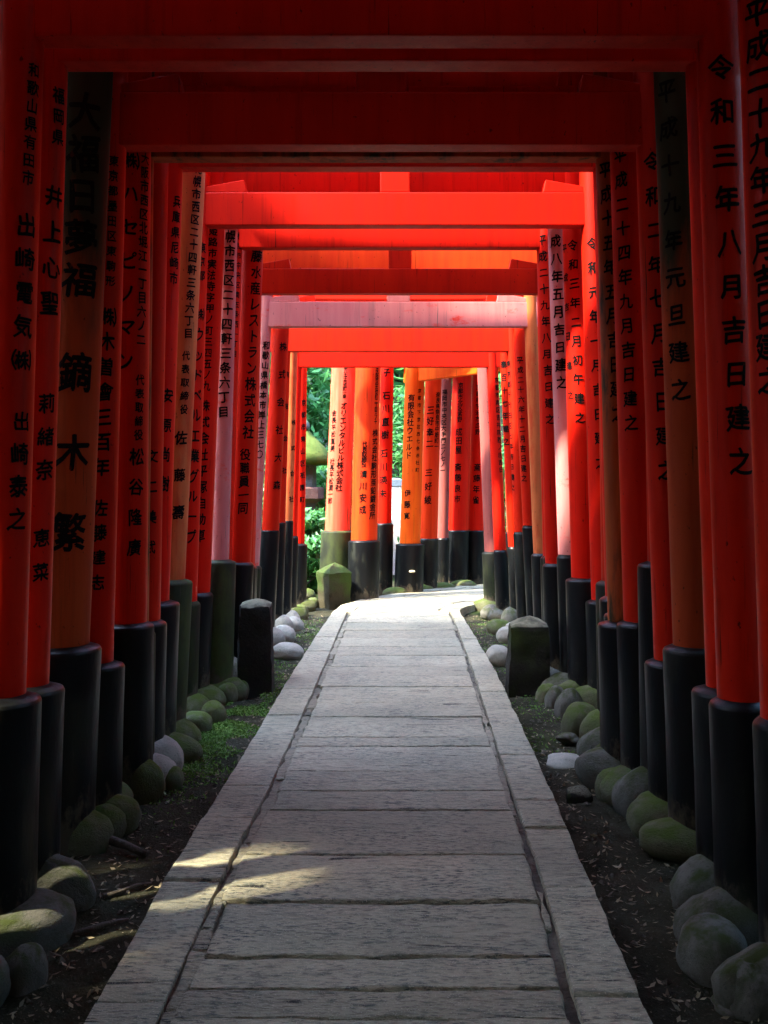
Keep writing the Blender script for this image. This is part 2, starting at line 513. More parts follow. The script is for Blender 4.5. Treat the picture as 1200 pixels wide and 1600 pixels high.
# broken mortar filling the two long joints
mb = Slabs()
rm = random.Random(9)
for J, wd, sgn, cover in ((JL, .043, 1, .93), (JR, .026, -1, .6)):
    d = 1.2
    while d < 9.6:
        L = rm.uniform(.12, .7)
        if rm.random() < cover:
            o_ = .0 if sgn > 0 else -.018
            x0, x1 = interp(d, *J) + o_, interp(d + L, *J) + o_
            w0, w1 = wd * rm.uniform(.75, 1.0), wd * rm.uniform(.75, 1.0)
            mb.add([(x0, d), (x0 + w0, d + rm.uniform(-.02, .02)), (x1 + w1, d + L), (x1, d + L + rm.uniform(-.02, .02))], rm.uniform(-.008, -.003), .03, .013, rm.random() * 99, rm.uniform(.6, .95))
        d += L + rm.uniform(.0, .03)
tag(from_bm("path_mortar", mb.bm, M['granite']), kind="structure")

# ------------------------------------------------------------------ writing
GLYPH = {}
_tc = bpy.data.curves.new("glyph", 'FONT')
_tc.size = 1
_tc.offset = 0.0
_tc.resolution_u = 2
_to = bpy.data.objects.new("glyph", _tc)
C.objects.link(_to)


def glyph(ch):
    if ch not in GLYPH:
        _tc.body = ch
        dg = bpy.context.evaluated_depsgraph_get()
        dg.update()
        me = bpy.data.meshes.new_from_object(_to.evaluated_get(dg))
        GLYPH[ch] = ([(v.co.x - .5, v.co.y - .36) for v in me.vertices], [tuple(p.vertices) for p in me.polygons])
        bpy.data.meshes.remove(me)
    return GLYPH[ch]


def inscribe(cols, axis, rad, d, base, parent):
    """cols: (text, centre x px, top y px, bottom y px, size px) -> ink skin wrapped round the post"""
    bm = bmesh.new()
    rt = random.Random(hash_str(cols[0][0]))
    for col in cols:
        txt, xs, y0, y1, size = col
        xa, xb = xs if isinstance(xs, tuple) else (xs, xs)
        n = len(txt)
        for i, ch in enumerate(txt):
            if ch == '　': continue
            yy = y0 + (y1 - y0) * ((i + .5) / n)
            xx = xa + (xb - xa) * ((i + .5) / n)
            A0 = axis(1.0)
            df = A0.y - rad(1.0) * .95
            z = CAMZ - (yy - HOR) * df / FPX
            A = axis(z); r = rad(z)
            bdir = Vector((-A.x, -A.y)).normalized()
            off = ((xx - 600) / FPX * df - A.x * df / A.y) * .985
            phi = math.asin(max(-.88, min(.88, off / r)))
            h = size * df / FPX
            v, f = glyph(ch)
            rot = rt.uniform(-.05, .05)
            cs, sn = math.cos(rot), math.sin(rot)
            sx, sy = rt.uniform(.88, 1.0), rt.uniform(.95, 1.1)
            ph = rt.random() * 9
            for rep in (0, 1, 2, 3):
              vs = []
              for (u, q) in v:
                u, q = u + (-.024, .026, .004, -.004)[rep], q + (.014, .010, -.030, .026)[rep]
                u2 = u + .022 * math.sin(q * 7 + ph) ; q2 = q + .022 * math.sin(u * 6 + ph) + .05 * u
                uu, vv = u2 * sx, q2 * sy
                vs.append(bm.verts.new((phi * r + (uu * cs - vv * sn) * h, r + rep * .0003, z + (uu * sn + vv * cs) * h)))
              for t in f:
                try: bm.faces.new([vs[j] for j in t])
                except ValueError: pass
    r0 = rad(1.0)
    us = [v.co.x for v in bm.verts]
    if not us: bm.free(); return
    step = r0 * .2
    u = min(us) + step
    while u < max(us):
        bmesh.ops.bisect_plane(bm, geom=bm.verts[:] + bm.edges[:] + bm.faces[:], plane_co=(u, 0, 0), plane_no=(1, 0, 0))
        u += step
    for v in bm.verts:
        uu, z = v.co.x, v.co.z
        A = axis(z); r = v.co.y
        bdir = Vector((-A.x, -A.y)).normalized()
        rt_ = Vector((-bdir.y, bdir.x))
        a = uu / r
        p = Vector((A.x, A.y)) + (bdir * math.cos(a) + rt_ * math.sin(a)) * (r + .0018)
        v.co = (p.x - base.x, p.y - base.y, z - base.z)
    o = from_bm("inscription", bm, M['ink'], parent)
    return o


def hash_str(s): return sum((i + 1) * ord(c) for i, c in enumerate(s)) % 100003


# ------------------------------------------------------------------ torii gates
def lathe(axis, prof, base, seg=40):
    bm = bmesh.new()
    rings = []
    for z, r in prof:
        A = axis(z)
        rings.append([bm.verts.new((A.x + r * math.cos(2 * math.pi * i / seg) - base.x, A.y + r * math.sin(2 * math.pi * i / seg) - base.y, z - base.z)) for i in range(seg)])
    for a, b in zip(rings, rings[1:]):
        for i in range(seg): bm.faces.new((a[i], a[(i + 1) % seg], b[(i + 1) % seg], b[i]))
    bm.faces.new(rings[-1]); bm.faces.new(rings[0][::-1])
    return bm


def beam(p0, p1, depth, h, ext, org, bev=.006, nseg=1, sori=0.0, slant=0.0):
    """squared timber from p0 to p1 (its bottom line), overshooting by ext"""
    p0, p1 = Vector(p0), Vector(p1)
    dr = (p1 - p0).normalized()
    a, b = p0 - dr * ext, p1 + dr * ext
    nrm = Vector((-dr.y, dr.x, 0)).normalized() * depth / 2
    bm = bmesh.new()
    rows = []
    for i in range(nseg + 1):
        t = i / nseg
        lift = sori * abs(2 * t - 1) ** 3
        q = a.lerp(b, t) + Vector((0, 0, lift)) - org
        sl = dr * slant * (2 * t - 1)
        up = Vector((0, 0, h))
        rows.append([bm.verts.new(q - nrm), bm.verts.new(q + nrm), bm.verts.new(q + nrm + up + sl), bm.verts.new(q - nrm + up + sl)])
    for r0, r1 in zip(rows, rows[1:]):
        for i in range(4): bm.faces.new((r0[i], r0[(i + 1) % 4], r1[(i + 1) % 4], r1[i]))
    bm.faces.new(rows[0][::-1]); bm.faces.new(rows[-1])
    bmesh.ops.recalc_face_normals(bm, faces=bm.faces)
    es = [e for e in bm.edges if len(e.link_faces) == 2 and e.calc_face_angle(0) > .6]
    bmesh.ops.bevel(bm, geom=es, offset=bev, segments=2, profile=.6, affect='EDGES')
    return bm


GATES = []


def gate(label, short, posts, nz, nh=.19, mat='red', smats=('black', 'black'), pmats=None, strut_w=.17, strut_h=.25, thick=.085, over=.2):
    """posts: two dicts with axis points at z=.5 and z=2.5, radius r, foot radius rb, foot top zt, cols"""
    L, R = posts
    pm = pmats or (mat, mat)
    mid = (L['a'] + R['a']) / 2
    root = empty("torii_gate", (mid.x, mid.y, GZ))
    tag(root, label, "torii gate", "torii gates lined up over the path")
    org = Vector((mid.x, mid.y, GZ))
    top = nz + nh + strut_h + .06
    axes = []
    for s, p in enumerate((L, R)):
        def axis(z, p=p):
            q = p['a'] + (p['b'] - p['a']) * ((z - .5) / 2.0)
            return q
        rad = lambda z, p=p: p['r'] * (1.02 - .03 * max(0, z))
        base = axis(0); base = Vector((base.x, base.y, GZ))
        axes.append((axis, rad))
        post = from_bm("post", lathe(axis, [(GZ + .02, rad(0)), (.5, rad(.5)), (1.2, rad(1.2)), (2.0, rad(2)), (top, rad(top))], base), M[pm[s]], root, base - org, True, 50)
        zt, rb = p['zt'], p['rb']
        prof = [(GZ - .01, rb * 1.02), (.12, rb * 1.01), (zt - .30, rb), (zt - .022, rb), (zt - .020, rb - .0003), (zt - .012, rb - .004), (zt - .010, rb - .0055), (zt + .004, p['r'] * .99)]
        from_bm("post_foot", lathe(axis, prof, base), M[smats[s]], post, (0, 0, 0), True, 38)
        if p.get('cols'):
            inscribe(p['cols'], axis, rad, p['a'].y, base, post)
        p['axis'] = axis
    ax, bx = axes[0][0], axes[1][0]
    def pt(z, t):
        a, b = ax(z), bx(z)
        q = a.lerp(b, t)
        return Vector((q.x, q.y, z))
    from_bm("tie_beam", beam(pt(nz, 0), pt(nz, 1), thick, nh, L['r'] + over, org), M[mat], root)
    zt = nz + nh
    span = (pt(zt, 1) - pt(zt, 0))
    dr = span.normalized()
    wid = thick * .9
    nrm = Vector((-dr.y, dr.x, 0)).normalized() * wid / 2
    for s, (o, sg, r) in enumerate(((pt(zt, 0), 1, L['r']), (pt(zt, 1), -1, R['r']))):
        for out in (1, -1):
            q0 = o + dr * sg * out * r * .35 - org
            ln = (r * .65 + (.2 if out > 0 else .13)) * sg * out
            bm = bmesh.new()
            vs = []
            for t, hh in ((0, .028), (1, .072)):
                for lo in (.001, hh):
                    for e in (-1, 1):
                        vs.append(bm.verts.new(q0 + dr * ln * (t + (.06 * t if lo < .01 else 0)) + nrm * e + Vector((0, 0, lo))))
            for q in ((0, 1, 3, 2), (4, 6, 7, 5), (0, 4, 5, 1), (2, 3, 7, 6), (0, 2, 6, 4), (1, 5, 7, 3)):
                bm.faces.new([vs[i] for i in q])
            bmesh.ops.recalc_face_normals(bm, faces=bm.faces)
            bmesh.ops.bevel(bm, geom=bm.edges[:], offset=.003, segments=1, affect='EDGES')
            from_bm("wedge", bm, M[mat], root)
    c = pt(zt, .5)
    from_bm("strut", beam(c - dr * strut_w / 2 + Vector((0, 0, .001)), c + dr * strut_w / 2 + Vector((0, 0, .001)), thick * .8, strut_h - .002, 0, org), M[mat], root)
    zs = zt + strut_h
    from_bm("lintel", beam(pt(zs, 0), pt(zs, 1), .11, .13, .32, org, nseg=10, sori=.02, slant=.03), M[mat], root)
    kz = zs + .132
    ka = from_bm("top_lintel", beam(pt(kz, 0), pt(kz, 1), .14, .10, .42, org, nseg=12, sori=.05, slant=.05), M[mat], root)
    from_bm("roof_board", beam(pt(kz + .103, 0), pt(kz + .103, 1), .165, .03, .48, org, nseg=12, sori=.055, slant=.02), M['cap'], ka)
    GATES.append(dict(short=short, posts=posts, root=root))
    return root


def post(d, e1, e2, r, o, top, side, cols=None):
    """a post from its inner paint edge at two photo heights (px, py), seen at distance d"""
    def ex(e):
        q = P(e[0], e[1], d)
        return q.x - side * -1 * 0, q.z
    (xa, za), (xb, zb) = ex(e1), ex(e2)
    sx = (xb - xa) / (zb - za)
    X = lambda z: xa + sx * (z - za) + side * r
    return dict(a=Vector((X(.5), d, 0)), b=Vector((X(2.5), d, 0)), r=r, rb=r + o, zt=CAMZ - (top - HOR) * (d - r) / FPX, cols=cols)


def cpost(d, c1, c2, r, rb, top, cols=None):
    q1, q2 = P(c1[0], c1[1], d), P(c2[0], c2[1], d)
    sx = (q2.x - q1.x) / (q2.z - q1.z)
    X = lambda z: q1.x + sx * (z - q1.z)
    return dict(a=Vector((X(.5), d, 0)), b=Vector((X(2.5), d, 0)), r=r, rb=rb, zt=CAMZ - (top - HOR) * (d - r) / FPX, cols=cols)


def nb(y, d): return CAMZ + (HOR - y) / FPX * d        # height of a beam edge seen at photo row y


Lp = lambda *a, **k: post(*a[:6], -1, *a[6:], **k)
Rp = lambda *a, **k: post(*a[:6], 1, *a[6:], **k)

gate("dark red gate nearest the viewer, only its tall inscribed right post in the picture", "nearest gate",
     (Lp(2.43, (-62, 150), (-60, 1090), .075, .045, 1130), Rp(2.43, (1157, 100), (1190, 1090), .075, .02, 1135, [("平成二十九年三月吉日建之", (1183, 1203), -12, 620, 46)])), 2.53)
gate("dark red gate whose broad beam runs along the very top of the picture", "gate with the topmost beam",
     (Lp(2.75, (65, 200), (38, 1090), .075, .044, 1095, [("和歌山県有田市", (53, 42), 88, 288, 24), ("出崎電気㈱", (42, 33), 322, 588, 36), ("出崎泰之", (34, 25), 632, 838, 34)]),
      Rp(2.75, (1090, 150), (1121, 1050), .064, .024, 1100, [("令和三年八月吉日建之", (1124, 1159), 72, 756, 42)])), nb(66, 2.75), .21)
gate("slim dark red gate with thin reddish beam strip just under the topmost beam", "slim gate second from the top",
     (Lp(3.02, (105, 150), (75, 1070), .066, .048, 1077, [("福岡県", (92, 90), 128, 226, 25), ("井上心聖", (86, 77), 276, 500, 36), ("莉緒奈", (74, 69), 604, 760, 32), ("恵菜", (66, 63), 815, 922, 30)]),
      Rp(3.02, (1072, 150), (1102, 1000), .06, .045, 1080)), nb(104, 3.02), .19)
gate("tall gate with thick weathered posts, left post bearing huge characters and dark stains", "thick weathered gate",
     (Lp(3.45, (178, 110), (138, 1010), .105, .043, 1015, [("大福日夢福", (134, 124), 140, 470, 58), ("鏑木繁", (121, 106), 520, 895, 60)]),
      Rp(3.45, (1020, 110), (1053, 1010), .08, .037, 1015, [("平成十九年元旦建之", (1040, 1064), 110, 638, 34)])), 2.82, .2, 'thick', pmats=('thick', 'browntop'), smats=('black', 'black'))
gate("red gate with wide dark beam, end wedges and centre strut, above the olive strip", "gate with the wide wedged beam",
     (Lp(3.68, (200, 160), (176, 1035), .075, .044, 1040, [("東京都墨田区東駒形", (178, 172), 238, 450, 17), ("㈱木曽會三百年", (170, 157), 475, 750, 30), ("佐藤建志", (157, 151), 775, 930, 26)]),
      Rp(3.68, (990, 160), (1018, 900), .078, .037, 1037, [("令和二年七月吉日建之", (1018, 1042), 225, 762, 31)])), nb(232, 3.68), .2, strut_w=.19)
gate("red gate almost hidden behind the wide wedged beam, tall black foot at right", "hidden gate behind the wedged beam",
     (Lp(3.87, (180, 240), (166, 980), .06, .03, 1000), Rp(3.87, (1002, 240), (1012, 860), .06, .04, 880)), 2.95, .17)
gate("red gate whose left post carries large katakana beside a long address", "gate with katakana beside an address",
     (Lp(4.05, (237, 250), (229, 970), .088, .03, 977, [("㈱ハセピノマン", (206, 195), 225, 590, 30), ("大阪市西区北堀江一丁目六ノ二", (227, 220), 232, 540, 19), ("代表取締役", (219, 216), 582, 690, 17), ("松谷隆廣", (215, 209), 690, 880, 26)]),
      Rp(4.05, (952, 250), (975, 970), .082, .03, 975, [("平成二十四年九月吉日建之", (968, 987), 222, 680, 25)])), 2.72, .18)
gate("brown weathered gate with olive stained beam and dark peeling right post", "brown stained gate",
     (Lp(4.2, (241, 260), (232, 970), .06, .03, 988), Rp(4.2, (930, 270), (950, 960), .075, .045, 975, [("平成十五年五月吉日建之", (945, 968), 245, 665, 26)])), nb(250, 4.2), .17, 'brown', smats=('mossblack', 'black'))
gate("red gate with few loose characters on its left post, beside the brown stained gate", "gate beside the brown gate",
     (Lp(4.35, (264, 270), (250, 965), .075, .03, 973, [("文二美武", (238, 233), 690, 880, 22)]), Rp(4.35, (938, 270), (952, 860), .07, .03, 960)), 2.98, .18)
gate("red gate with narrow bright beam strip right under the olive stained beam", "gate with the narrow bright strip",
     (Lp(4.62, (287, 262), (264, 942), .082, .05, 942, [("兵庫県尼崎市", (277, 271), 300, 445, 19), ("安原尚樹", (263, 254), 595, 780, 24)]), Rp(4.62, (925, 262), (944, 860), .075, .03, 935)), nb(265, 4.62), .18, 'red2')
gate("faded orange-brown gate with a long address and a mossy left foot", "faded orange-brown gate",
     (Lp(4.9, (322, 275), (289, 900), .085, .04, 908, [("札幌市西区二十四軒三条六丁目", (310, 294), 252, 530, 17), ("代表取締役", (291, 287), 545, 650, 15), ("佐藤壽", (284, 278), 655, 830, 22)]), Rp(4.9, (930, 270), (940, 900), .07, .03, 910)), 3.02, .18, 'red', smats=('greenblack', 'mossblack'), pmats=('tan', 'red'))
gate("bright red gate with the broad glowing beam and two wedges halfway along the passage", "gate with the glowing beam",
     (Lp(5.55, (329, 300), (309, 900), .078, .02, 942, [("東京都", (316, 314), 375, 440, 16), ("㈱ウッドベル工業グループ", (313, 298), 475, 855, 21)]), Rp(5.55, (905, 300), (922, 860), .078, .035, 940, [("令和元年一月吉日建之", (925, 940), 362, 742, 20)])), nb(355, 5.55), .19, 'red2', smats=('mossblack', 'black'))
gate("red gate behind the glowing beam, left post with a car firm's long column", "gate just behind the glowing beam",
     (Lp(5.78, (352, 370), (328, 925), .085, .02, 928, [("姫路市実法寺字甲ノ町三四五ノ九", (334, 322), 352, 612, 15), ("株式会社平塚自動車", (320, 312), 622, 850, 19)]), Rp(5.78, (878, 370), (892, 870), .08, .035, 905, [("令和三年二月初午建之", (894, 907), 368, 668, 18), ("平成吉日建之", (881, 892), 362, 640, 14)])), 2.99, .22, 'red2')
gate("faded gate with pale pink and whitish posts written in black, before the passage narrows", "pale whitish gate",
     (Lp(6.0, (372, 360), (358, 860), .06, .045, 876, [("札幌市西区二十四軒三条六丁目", (362, 349), 335, 655, 19)]), Rp(6.0, (855, 370), (872, 860), .065, .01, 868, [("平成八年五月吉日建之", (866, 878), 335, 612, 20)])), 2.95, .17, 'red2', smats=('greenblack', 'black'), pmats=('pink', 'pink'))
gate("orange red gate with small writing squeezed behind the whitish posts", "gate behind the whitish posts",
     (Lp(6.40, (379, 400), (362, 870), .06, .03, 880, [("札幌市中央区南五条西一丁目", (375, 366), 360, 560, 11)]), Rp(6.40, (838, 400), (851, 850), .068, .02, 882, [("平成二十九年八月吉日建之", (846, 860), 362, 668, 16)])), 2.825, .13, 'red2')
gate("red gate whose left post names a restaurant company in large brush writing", "gate naming a restaurant company",
     (Lp(6.58, (413, 380), (392, 880), .085, .02, 880, [("佐藤水産レストラン株式会社", (404, 388), 362, 688, 21), ("役職員一同", (384, 379), 700, 805, 18)]), Rp(6.58, (841, 400), (852, 850), .065, .02, 890, [("平成二十三年十月吉日建之", (835, 845), 440, 725, 12)])), 3.1, .17)
gate("red gate with dark centre strut on its beam, above the pale pink beam", "gate with the dark strut",
     (Lp(6.93, (408, 450), (397, 850), .07, .02, 885), Rp(6.93, (842, 450), (852, 850), .07, .02, 870)), nb(460, 6.93), .178, 'red', strut_w=.165)
gate("taller orange red gate, its sunlit beam showing above the dark strutted one", "tall sunlit gate",
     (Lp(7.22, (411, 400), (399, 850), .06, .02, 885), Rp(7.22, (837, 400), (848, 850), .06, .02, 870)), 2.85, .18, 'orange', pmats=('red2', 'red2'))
gate("pale pink gate with peeling beam, patches of red showing through", "pale pink gate",
     (Lp(7.68, (427, 470), (408, 830), .055, .02, 885, [("和歌山県橋本市岸上三七〇", (417, 405), 532, 718, 13)]), Rp(7.68, (817, 470), (832, 830), .06, .02, 866)), nb(512, 7.68), .2, 'pink', strut_w=.185, strut_h=.14, pmats=('pink', 'tan'), smats=('mossblack', 'black'))
gate("red gate with tall black feet just behind the pale pink one", "gate with the tallest black feet",
     (Lp(8.02, (453, 500), (436, 827), .072, .005, 827, [("株式会社大森", (444, 432), 520, 780, 14)]), Rp(8.02, (803, 560), (817, 820), .06, .008, 822, [("平成二十六年十二月吉日建之", (812, 819), 555, 755, 11)])), 2.61, .17)
gate("red gate with the lower plain beam seen under the pale pink beam", "gate with the lower plain beam",
     (Lp(8.72, (455, 530), (446, 815), .06, .005, 815, [("有限会社", (450, 444), 560, 760, 10)]), Rp(8.72, (790, 530), (803, 820), .06, .01, 832, [("東京都千代田区七年吉日建之", (794, 800), 560, 770, 10)])), nb(550, 8.72), .215)
gate("brownish red gate with narrow posts near the far end of the straight run", "narrow brownish gate",
     (Lp(9.2, (465, 560), (458, 812), .05, .005, 812, [("株式会社", (460, 455), 640, 800, 9)]), Rp(9.2, (781, 560), (794, 850), .055, .01, 855, [("奉百十七年建之", (786, 791), 560, 700, 12)])), 2.64, .17, 'red', pmats=('tan', 'red'))
gate("red gate with the lowest beam at the end of the straight run", "gate with the lowest beam",
     (Lp(9.7, (472, 575), (465, 838), .05, .01, 838), Rp(9.7, (760, 575), (772, 850), .06, .01, 860, [("京都市南区吉祥院西ノ庄吉日", (776, 783), 588, 740, 9)])), nb(574, 9.7), .2, 'red2')
gate("last gate before the bend, right post faded mauve, left post edged with light", "mauve post gate",
     (Lp(10.4, (480, 590), (476, 850), .06, .03, 850, [("京都市東山区祇園町", (475, 472), 620, 790, 10)]), Rp(10.4, (745, 580), (757, 860), .09, .03, 863, [("昭和三十七年十一月吉日", (765, 769), 570, 680, 12)])), 2.78, .17, 'red2', pmats=('red2', 'purple'), smats=('black', 'mossblack'))


# the gates round the bend: their left posts line the outer side of the curve
def bend(label, short, pl, ang, nz, mat, sm='black', nh=.19, width=2.15, over=.2, pmat=None):
    a = math.radians(ang)
    dv = Vector((math.cos(a), -math.sin(a), 0)) * width
    pr = dict(pl); pr['cols'] = None
    pr['a'] = pl['a'] + dv; pr['b'] = pl['a'] + dv - (pl['b'] - pl['a']).length * dv.normalized()
    return gate(label, short, (pl, pr), nz, nh, mat, (sm, 'black'), pmats=(pmat or mat,) * 2, over=over)


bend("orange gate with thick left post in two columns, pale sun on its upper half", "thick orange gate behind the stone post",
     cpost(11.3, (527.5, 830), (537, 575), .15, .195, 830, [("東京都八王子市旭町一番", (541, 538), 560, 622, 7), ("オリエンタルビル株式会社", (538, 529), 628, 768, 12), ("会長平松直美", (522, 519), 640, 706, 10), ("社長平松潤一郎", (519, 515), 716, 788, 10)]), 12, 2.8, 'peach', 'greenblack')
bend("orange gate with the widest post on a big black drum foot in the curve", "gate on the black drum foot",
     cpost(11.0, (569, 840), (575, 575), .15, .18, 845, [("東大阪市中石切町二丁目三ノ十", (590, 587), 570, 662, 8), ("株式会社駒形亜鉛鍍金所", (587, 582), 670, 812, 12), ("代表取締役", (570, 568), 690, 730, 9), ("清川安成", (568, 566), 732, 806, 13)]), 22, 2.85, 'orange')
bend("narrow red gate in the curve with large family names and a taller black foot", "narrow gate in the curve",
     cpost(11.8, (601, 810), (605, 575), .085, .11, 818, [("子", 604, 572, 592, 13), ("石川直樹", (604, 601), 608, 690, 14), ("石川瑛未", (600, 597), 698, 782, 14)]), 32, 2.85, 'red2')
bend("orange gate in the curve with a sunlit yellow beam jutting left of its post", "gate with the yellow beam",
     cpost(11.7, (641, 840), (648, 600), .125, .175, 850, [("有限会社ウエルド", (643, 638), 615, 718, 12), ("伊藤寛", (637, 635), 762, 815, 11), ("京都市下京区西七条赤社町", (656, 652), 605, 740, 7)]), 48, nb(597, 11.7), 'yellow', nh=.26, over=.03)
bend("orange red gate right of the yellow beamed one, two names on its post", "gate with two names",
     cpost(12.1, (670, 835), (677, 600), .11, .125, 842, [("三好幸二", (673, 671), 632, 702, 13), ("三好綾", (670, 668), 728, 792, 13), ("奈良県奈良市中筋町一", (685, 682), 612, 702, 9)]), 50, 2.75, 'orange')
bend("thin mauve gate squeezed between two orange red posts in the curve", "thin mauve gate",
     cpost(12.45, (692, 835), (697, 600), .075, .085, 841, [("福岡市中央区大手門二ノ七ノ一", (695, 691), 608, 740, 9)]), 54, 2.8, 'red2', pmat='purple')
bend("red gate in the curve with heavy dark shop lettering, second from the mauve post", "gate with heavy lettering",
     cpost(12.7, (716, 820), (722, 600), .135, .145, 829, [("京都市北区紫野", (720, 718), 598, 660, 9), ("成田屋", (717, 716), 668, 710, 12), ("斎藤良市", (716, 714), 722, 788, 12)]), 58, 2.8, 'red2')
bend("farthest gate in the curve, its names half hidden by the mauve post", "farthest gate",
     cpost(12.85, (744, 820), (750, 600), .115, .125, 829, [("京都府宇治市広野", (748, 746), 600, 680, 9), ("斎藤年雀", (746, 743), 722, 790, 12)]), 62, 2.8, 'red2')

C.objects.unlink(_to)
bpy.data.objects.remove(_to)

# gates of the same row that the passage goes on with behind the viewpoint
src = GATES[2]['root']


def copy_tree(o, parent=None):
    c = o.copy()
    C.objects.link(c)
    c.parent = parent
    for ch in list(o.children):
        if ch.name.startswith("inscription"): continue
        copy_tree(ch, c)
    return c


for y in (2.05, 1.65, 1.25, .8, .35, -.1, -.6, -1.1, -1.6, -2.2, -2.8, -3.4):
    c = copy_tree(src)
    c.location.y = y
    tag(c, "red gate of the same row standing behind the viewpoint, out of the picture", "torii gate", "torii gates behind the viewpoint")

# ------------------------------------------------------------------ cobbles, posts of stone
def rock_mesh(name, seed, flat=.75, rough=.16, sub=4):
    bm = bmesh.new()
    bmesh.ops.create_icosphere(bm, subdivisions=sub, radius=1)
    for v in bm.verts:
        n = v.co.normalized()
        s = 1 + rough * noise.noise(n * 1.1 + Vector((seed, 0, 0))) + .045 * noise.noise(n * 3.3 + Vector((0, seed, 0)))
        v.co = Vector([math.copysign(abs(c_) ** .92, c_) for c_ in n]) * s
        v.co.z *= flat
    me = bpy.data.meshes.new(name)
    bm.to_mesh(me); bm.free()
    me.polygons.foreach_set("use_smooth", [True] * len(me.polygons))
    return me


ROCKS = [rock_mesh("cobble", i * 3.7, .72 + .05 * (i % 3), .12) for i in range(7)]
RMESH = {}
rc = random.Random(21)


def cobble(x, y, sx, sy, sz, mat, label, z=None):
    i = rc.randrange(7)
    key = (i, mat)
    if key not in RMESH:
        me = ROCKS[i].copy(); me.materials.clear(); me.materials.append(M[mat]); RMESH[key] = me
    o = bpy.data.objects.new("cobble", RMESH[key])
    o.location = (x, y, (GZ + sz * .30) if z is None else z)
    o.scale = (sx, sy, sz)
    o.rotation_euler = (rc.uniform(-.12, .12), rc.uniform(-.12, .12), rc.uniform(-.5, .5))
    C.objects.link(o)
    tag(o, label, "cobble", "cobbles at the feet of the gates")
    return o


for gi, G in enumerate(GATES):
    if gi >= 24: continue
    for s, nm in ((0, "left"), (1, "right")):
        p = G['posts'][s]
        A = p['axis'](0)
        sg = 1 if s == 0 else -1
        d = A.y
        rb = p['rb']
        mat = 'cob'
        if s == 0:
            mat = 'cobpale' if gi in (7, 19, 20, 21) or gi == 6 and 0 else ('cobmoss' if gi in (3, 4, 5, 6, 8, 9, 10, 11, 12, 13, 22, 23) else 'cob')
            if gi == 8: mat = 'cobpale'
        else:
            mat = 'cobmoss' if gi in (3, 4, 6, 10, 11, 12, 23) else ('cobpale' if gi in (15, 16, 18, 20) else 'cob')
        word = {'cob': 'grey', 'cobmoss': 'mossy', 'cobpale': 'pale'}[mat]
        sx = rb + rc.uniform(.025, .085); sy = rc.uniform(.07, .125)
        if gi == 1 and s == 0: sx, sy = rb + .075, .13
        cobble(A.x + sg * .055, d - rb * .25, sx, sy, rc.uniform(.105, .165), mat, f"{word} round cobble under the {nm} post of the {G['short']}")

extra = [  # (px, py of its foot, width px, height px, material, label)
    (28, 1560, 70, 95, 'cob', "grey cobble low at the left picture edge, below the nearest left post"),
    (6, 1490, 62, 75, 'cob', "grey cobble cut by the left picture edge, above another one"),
    (150, 1312, 78, 62, 'cobmoss', "mossy cobble leaning on its neighbour behind the bare branch, left of the path"),
    (218, 1247, 60, 48, 'cobmoss', "greenish cobble beside the path, at the thick weathered left post"),
    (262, 1230, 40, 40, 'cobmoss', "small dark green cobble poking out beside a wider one, left of the path"),
    (302, 1150, 52, 44, 'cobmoss', "rounded olive cobble on the moss patch edge, left of the path"),
    (330, 1128, 40, 36, 'cobmoss', "smaller yellowish cobble on the moss patch, left of the path"),
    (352, 1098, 34, 34, 'cobmoss', "yellow green cobble at the foot of the left stone bollard"),
    (372, 1088, 34, 32, 'cobmoss', "mossy cobble touching the left stone bollard"),
    (447, 1030, 50, 28, 'cobpale', "flat whitish stone just beyond the left bollard"),
    (440, 1002, 40, 28, 'cobpale', "large pale blue cobble beyond the left bollard, before the black feet"),
    (456, 985, 34, 24, 'cobpale', "pale cobble half behind a larger one beyond the left bollard"),
    (468, 962, 26, 22, 'cobmoss', "small olive cobble at the far left black feet"),
    (487, 948, 22, 18, 'cobmoss', "pale olive cobble beside the far stone bollard"),
    (480, 935, 24, 20, 'cobmoss', "yellowish cobble left of the far stone bollard, near the shrubs"),
    (548, 935, 18, 18, 'cobmoss', "mossy cobble right of the far stone bollard"),
    (780, 1040, 40, 38, 'cobpale', "whitish broken stone left of the right bollard"),
    (795, 1003, 34, 30, 'cobpale', "pale blue cobble behind the right bollard"),
    (782, 990, 40, 28, 'cobmoss', "long olive cobble beyond the right bollard"),
    (775, 965, 44, 24, 'cob', "dark cobble under the mauve post at the far right"),
    (858, 1100, 34, 38, 'cobmoss', "yellow mossy cobble beside the right bollard"),
    (872, 1108, 34, 42, 'cob', "grey cobble second from the right bollard"),
    (893, 1122, 44, 52, 'cob', "large grey cobble between the right bollard and the tall black feet"),
    (912, 1152, 58, 64, 'cobmoss', "biggest rounded mossy cobble right of the path, before the black feet"),
    (928, 1180, 36, 46, 'cob', "grey purple cobble peeping from behind the black foot, right of the path"),
    (935, 1222, 56, 44, 'cobmoss', "dark low cobble at the right, below the peeping grey purple one"),
    (965, 1250, 54, 56, 'cobmoss', "green rimmed cobble at the right of the path, middle of the row"),
    (1190, 1590, 90, 95, 'cob', "big grey cobble in the lower right picture corner"),
    (1130, 1530, 110, 90, 'cob', "broad dark cobble above the lower right corner"),
]
for px, py, wpx, hpx, mat, lab in extra:
    d = (CAMZ - GZ) * FPX / (py - HOR)
    q = P(px, py, d)
    sc = d / FPX
    cobble(q.x, d + wpx * sc * .42, wpx * sc * .52, wpx * sc * .5, hpx * sc * .72, mat, lab)

